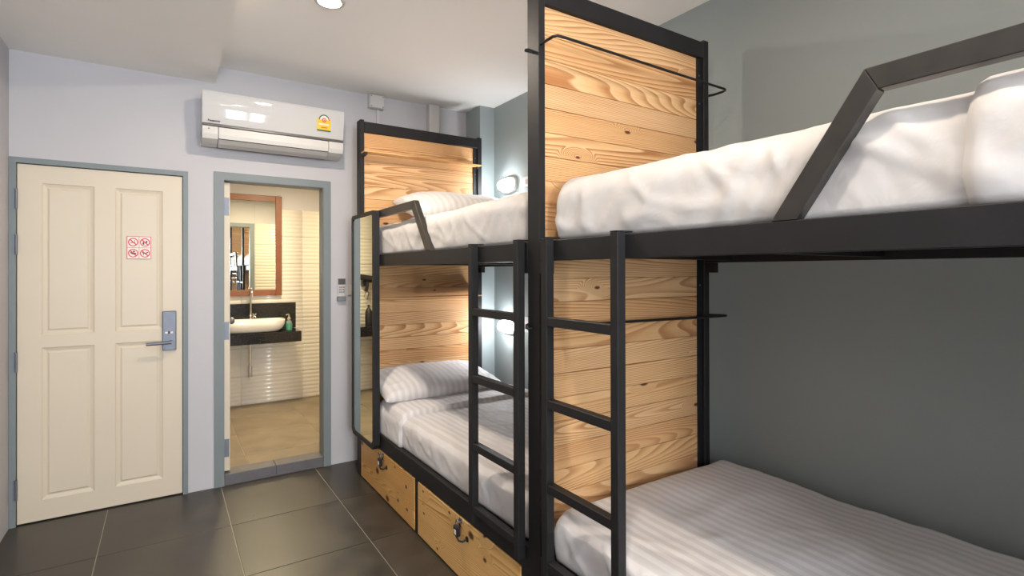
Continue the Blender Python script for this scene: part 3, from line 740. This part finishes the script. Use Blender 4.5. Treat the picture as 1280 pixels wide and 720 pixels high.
# narrow mirror on the front of the far bunk
def chamf(y0, y1, z0, z1, c): return [(y0+c, z0), (y1-c, z0), (y1, z0+c), (y1, z1-c*.5), (y1-c*.5, z1), (y0+c*.5, z1), (y0, z1-c*.5), (y0, z0+c)]
mi = empty('wall_mirror', (1.12, 3.5, .3), label='tall narrow mirror in a black frame fixed to the side of the far bunk bed', cat='mirror')
t = bmesh.new()
O = chamf(3.272, 3.742, .296, 1.816, .03); I = chamf(3.300, 3.720, .322, 1.792, .028)
for_x = (1.098, 1.138)
vo = [[t.verts.new((x, *p)) for p in O] for x in for_x]; vi = [[t.verts.new((x, *p)) for p in I] for x in for_x]
n = len(O)
for k in range(n):
    j = (k+1) % n
    t.faces.new((vo[0][k], vo[0][j], vi[0][j], vi[0][k])); t.faces.new((vo[1][k], vi[1][k], vi[1][j], vo[1][j]))
    t.faces.new((vo[0][k], vo[1][k], vo[1][j], vo[0][j])); t.faces.new((vi[0][k], vi[0][j], vi[1][j], vi[1][k]))
bmesh.ops.recalc_face_normals(t, faces=t.faces)
m = MB(); m.bm.free(); m.bm = t; keep(m.build('mirror_frame', BLACK), mi)
keep(MB().prism(chamf(3.3005, 3.7195, .3225, 1.7915, .028), 'x', 1.104, 1.134).build('mirror_glass', MIRR), mi)

# ------------------------------------------------------------ bedding
def fbm(p, o=4): return noise.fractal(p, 1.0, 2.0, o)
def ridge(v): return (1-abs(v)*2)
def rounded(name, x0, x1, y0, y1, z0, z1, r, nx, ny, nz, mat, disp=None, bottom=True, seed=0, ry=.04, **k):
    """a rounded slab with its own dense surface, displaced along its normals"""
    bm = bmesh.new(); cache = {}
    def V(i, j, l):
        key = (i, j, l)
        if key in cache: return cache[key]
        p = Vector((x0+(x1-x0)*i/nx, y0+(y1-y0)*j/ny, z0+(z1-z0)*l/nz))
        c = Vector((min(max(p.x, x0+r), x1-r), min(max(p.y, y0+ry), y1-ry), min(max(p.z, z0+min(r, .02)), z1-r)))
        d = p-c; d.y *= r/ry; nrm = d.normalized() if d.length > 1e-6 else Vector((0, 0, 1))
        q = c+Vector((nrm.x*r, nrm.y*ry, nrm.z*r)) if d.length > 1e-6 else p
        if l == 0 and p.z <= z0+1e-6: q.z = z0
        if disp: q = disp(q, nrm)
        cache[key] = bm.verts.new(q); return cache[key]
    def F(*a): 
        try: bm.faces.new(a)
        except ValueError: pass
    for i in range(nx):
        for j in range(ny):
            F(V(i, j, nz), V(i+1, j, nz), V(i+1, j+1, nz), V(i, j+1, nz))
            if bottom: F(V(i, j, 0), V(i, j+1, 0), V(i+1, j+1, 0), V(i+1, j, 0))
    for l in range(nz):
        for j in range(ny):
            F(V(0, j, l), V(0, j, l+1), V(0, j+1, l+1), V(0, j+1, l)); F(V(nx, j, l), V(nx, j+1, l), V(nx, j+1, l+1), V(nx, j, l+1))
        for i in range(nx):
            F(V(i, 0, l), V(i+1, 0, l), V(i+1, 0, l+1), V(i, 0, l+1)); F(V(i, ny, l), V(i, ny, l+1), V(i+1, ny, l+1), V(i+1, ny, l))
    bmesh.ops.recalc_face_normals(bm, faces=bm.faces)
    m = MB(); m.bm.free(); m.bm = bm
    o = m.build(name, mat, **k); o.data.shade_smooth()
    if not bottom:
        so = o.modifiers.new('thickness', 'SOLIDIFY'); so.thickness = .006; so.offset = -1
    return o
def duvet_disp(z0, z1, seed, top=.012, wr=.006, crown=.0, xc=1.65, gather=1.0):
    def f(q, n):
        S_ = Vector((seed*7.3, seed*3.1, 0))
        side = 1-abs(n.z)
        h = (q.z-z0)/(z1-z0)
        d = fbm(q*2.2+S_, 3)*top*(.4+.6*max(n.z, 0))
        d += (1-min(1, abs(noise.noise(Vector((q.x*3+q.y*1.5, q.y*4.5-q.z*6, q.z*4))+S_*2))*7))*wr*.55*(.35+side)
        # diagonal drag folds over the top edge and down the side
        w1 = Vector((q.x*2.0, q.y*9+q.z*5, q.z*2.5))+S_
        d += ridge(noise.noise(w1*1.0))*wr*.8*(.3+side)*gather
        w2 = Vector((q.x*3.0, q.y*22-q.z*14, q.z*5))+S_
        d += ridge(noise.noise(w2))*wr*.35*(.25+side)*gather*(.3+.7*max(0, noise.noise(q*1.7+S_)+.5))
        w3 = Vector((q.x*7-q.y*5, q.y*4, q.z*4))+S_
        d += ridge(noise.noise(w3))*wr*.22
        k_ = min(1, h*5)
        q = q+n*(d-.004)*k_
        q.z += crown*(1-((q.x-xc)/.5)**2)*max(n.z, 0)
        q.z = max(q.z, z0)
        return q
    return f
G4 = 'duvet covered bunk mattresses'
MX0, MX1 = 1.180, 2.080
def bed(tagname, y0, y1, z0, z1, seed, lab, mat, mattress=True, xd0=1.170, xd1=2.165, dy0=None, dy1=None, crown=.02, wr=.006):
    if mattress: MB().box(MX0, MX1, y0+.02, y1-.02, z0-.010, z1-.055, .03, 3).build('mattress', MATT, smooth=True, label=lab[0], cat='mattress', group='bunk mattresses')
    d0 = y0 if dy0 is None else dy0; d1_ = y1 if dy1 is None else dy1
    ny = int((d1_-d0)/.0125)
    d = rounded('duvet', xd0, xd1, d0, d1_, z0+.002, z1, .075, 64, ny, 14, mat, duvet_disp(z0, z1, seed, crown=crown, wr=wr), bottom=False, label=lab[1], cat='duvet', group=G4)
    return d
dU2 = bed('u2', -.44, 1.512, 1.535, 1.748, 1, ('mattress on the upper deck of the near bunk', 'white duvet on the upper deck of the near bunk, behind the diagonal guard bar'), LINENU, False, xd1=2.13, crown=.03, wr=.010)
dL2 = bed('l2', -.44, 1.535, .387, .560, 2, ('mattress on the lower deck of the near bunk', 'white striped sheet on the lower deck of the near bunk, beside the foreground ladder'), LINEN, False, xd1=2.19, crown=.006, wr=.009)
dL2.name = 'mattress'; dL2['label'] = 'mattress in a white striped sheet on the lower deck of the near bunk'; dL2['category'] = 'mattress'; dL2['group'] = 'bunk mattresses'
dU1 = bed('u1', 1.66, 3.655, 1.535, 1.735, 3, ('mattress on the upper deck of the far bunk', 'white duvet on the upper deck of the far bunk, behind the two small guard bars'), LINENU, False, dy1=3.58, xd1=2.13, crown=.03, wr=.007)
dL1 = bed('l1', 1.66, 3.655, .387, .570, 4, ('mattress on the lower deck of the far bunk', 'white striped duvet on the lower deck of the far bunk above the drawers'), LINEN, dy1=3.46, crown=.008, wr=.006)
# turned-back cover edge on the far lower bed, and at the head of the near upper bed
fd = rounded('folded_cover', 1.153, 2.18, 2.965, 3.37, .388, .597, .08, 64, 34, 14, LINEN, duvet_disp(.388, .597, 4, crown=.008, wr=.006), ry=.016, bottom=False); fd.parent = dL1
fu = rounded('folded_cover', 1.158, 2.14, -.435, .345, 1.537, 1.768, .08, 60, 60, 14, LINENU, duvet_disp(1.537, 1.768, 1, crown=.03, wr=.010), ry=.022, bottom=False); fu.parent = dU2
def pillow(name, loc, lx, ly, h, rot, mat, seed, **k):
    bm = bmesh.new(); n = 44; V = {}
    for s_ in (1, -1):
        for i in range(n+1):
            for j in range(n+1):
                u = i/n*2-1; v = j/n*2-1
                edge = (abs(u) >= 1-1e-9) or (abs(v) >= 1-1e-9)
                if edge and s_ == -1: V[(i, j, -1)] = V[(i, j, 1)]; continue
                pu = 1-.07*(1-abs(v)**2)*abs(u)**3; pv = 1-.07*(1-abs(u)**2)*abs(v)**3
                x = u*lx/2*(1-.05*(1-v*v)*u*u); y = v*ly/2*(1-.05*(1-u*u)*v*v)
                t_ = ((1-abs(u)**2.6)*(1-abs(v)**2.6))**.45
                z = s_*h/2*t_*(1 if s_ > 0 else .55)
                if not edge:
                    P = Vector((x*3, y*3, seed)); z += fbm(P, 3)*.012*t_
                    ang = math.atan2(y, x); z += s_*ridge(noise.noise(Vector((ang*4, seed, (u*u+v*v)*1.2))))*.011*(u*u+v*v)*t_*1.5
                else: z += noise.noise(Vector((x*6, y*6, seed+5)))*.008
                V[(i, j, s_)] = bm.verts.new((x, y, z))
    for s_ in (1, -1):
        for i in range(n):
            for j in range(n):
                q = [V[(i, j, s_)], V[(i+1, j, s_)], V[(i+1, j+1, s_)], V[(i, j+1, s_)]]
                bm.faces.new(q if s_ > 0 else q[::-1])
    m = MB(); m.bm.free(); m.bm = bm
    o = m.build(name, mat, **k); o.data.shade_smooth(); o.location = loc; o.rotation_euler = rot
    return o
pillow('pillow', (1.575, 3.42, .662), .89, .50, .175, (math.radians(10), 0, math.radians(2)), LINENP, 1, label='plump white striped pillow on the lower deck of the far bunk', cat='pillow', group='pillows on the far bunk')
pillow('pillow', (1.78, 3.37, 1.855), .88, .52, .25, (math.radians(16), 0, math.radians(-3)), LINENP, 2, label='white striped pillow on the upper deck of the far bunk', cat='pillow', group='pillows on the far bunk')

# ------------------------------------------------------------ bulkhead reading lamps and switches on the grey wall
def bulkhead(yc, zc, label, lamp):
    e_ = empty('reading_lamp', (XR, yc, zc), label=label, cat='wall lamp', group='bulkhead lamps on the grey wall')
    def pill(rx, rz, n=40): return oblong(rx, rz, 0, n, 2.6)
    def loft(rows, mat, nm):
        t = bmesh.new(); R_ = []
        for x, ry, rz in rows: R_.append([t.verts.new((x, p[0], p[1])) for p in pill(ry, rz)])
        for A, B in zip(R_, R_[1:]):
            for k in range(40): t.faces.new((A[k], A[(k+1) % 40], B[(k+1) % 40], B[k]))
        t.faces.new(R_[-1]); t.faces.new(R_[0][::-1]); bmesh.ops.recalc_face_normals(t, faces=t.faces)
        m = MB(); m.bm.free(); m.bm = t; return m.build(nm, mat, e_, smooth=True)
    loft([(0, .112, .064), (-.018, .112, .064), (-.026, .104, .056), (-.026, .096, .049)], PLASTICM, 'base_rim')
    loft([(-.0265, .094, .047), (-.05, .090, .044), (-.07, .070, .032), (-.076, .04, .018)], lamp, 'glass_globe')
    for k in range(5):
        yy = -.066+.033*k; s_ = math.sqrt(max(0, 1-(yy/.1)**2))
        MB().tube([(-.024, yy, .054*s_), (-.055, yy, .046*s_), (-.074, yy, .028*s_), (-.079-.002*s_, yy, 0), (-.074, yy, -.028*s_), (-.055, yy, -.046*s_), (-.024, yy, -.054*s_)], .0022, n=6).build('cage_bar', PLASTICM, e_)
bulkhead(3.53, 2.113, 'oval bulkhead lamp glowing white above the far upper bed', LAMPG); bulkhead(3.53, .992, 'oval bulkhead lamp glowing white above the far lower bed', LAMPG2)
for z, lb in ((2.068, 'small white switch plate beside the upper bulkhead lamp'), (.966, 'small white switch plate beside the lower bulkhead lamp')):
    e_ = empty('switch_plate', (XR, 3.295, z), label=lb, cat='switch')
    MB().box(-.010, 0, -.038, .038, 0, .115 if z < 1.5 else .078, .002).build('plate', PLASTICM, e_); MB().box(-.014, -.0102, -.012, .012, .02, .055, .001).build('rocker', PLASTIC, e_)
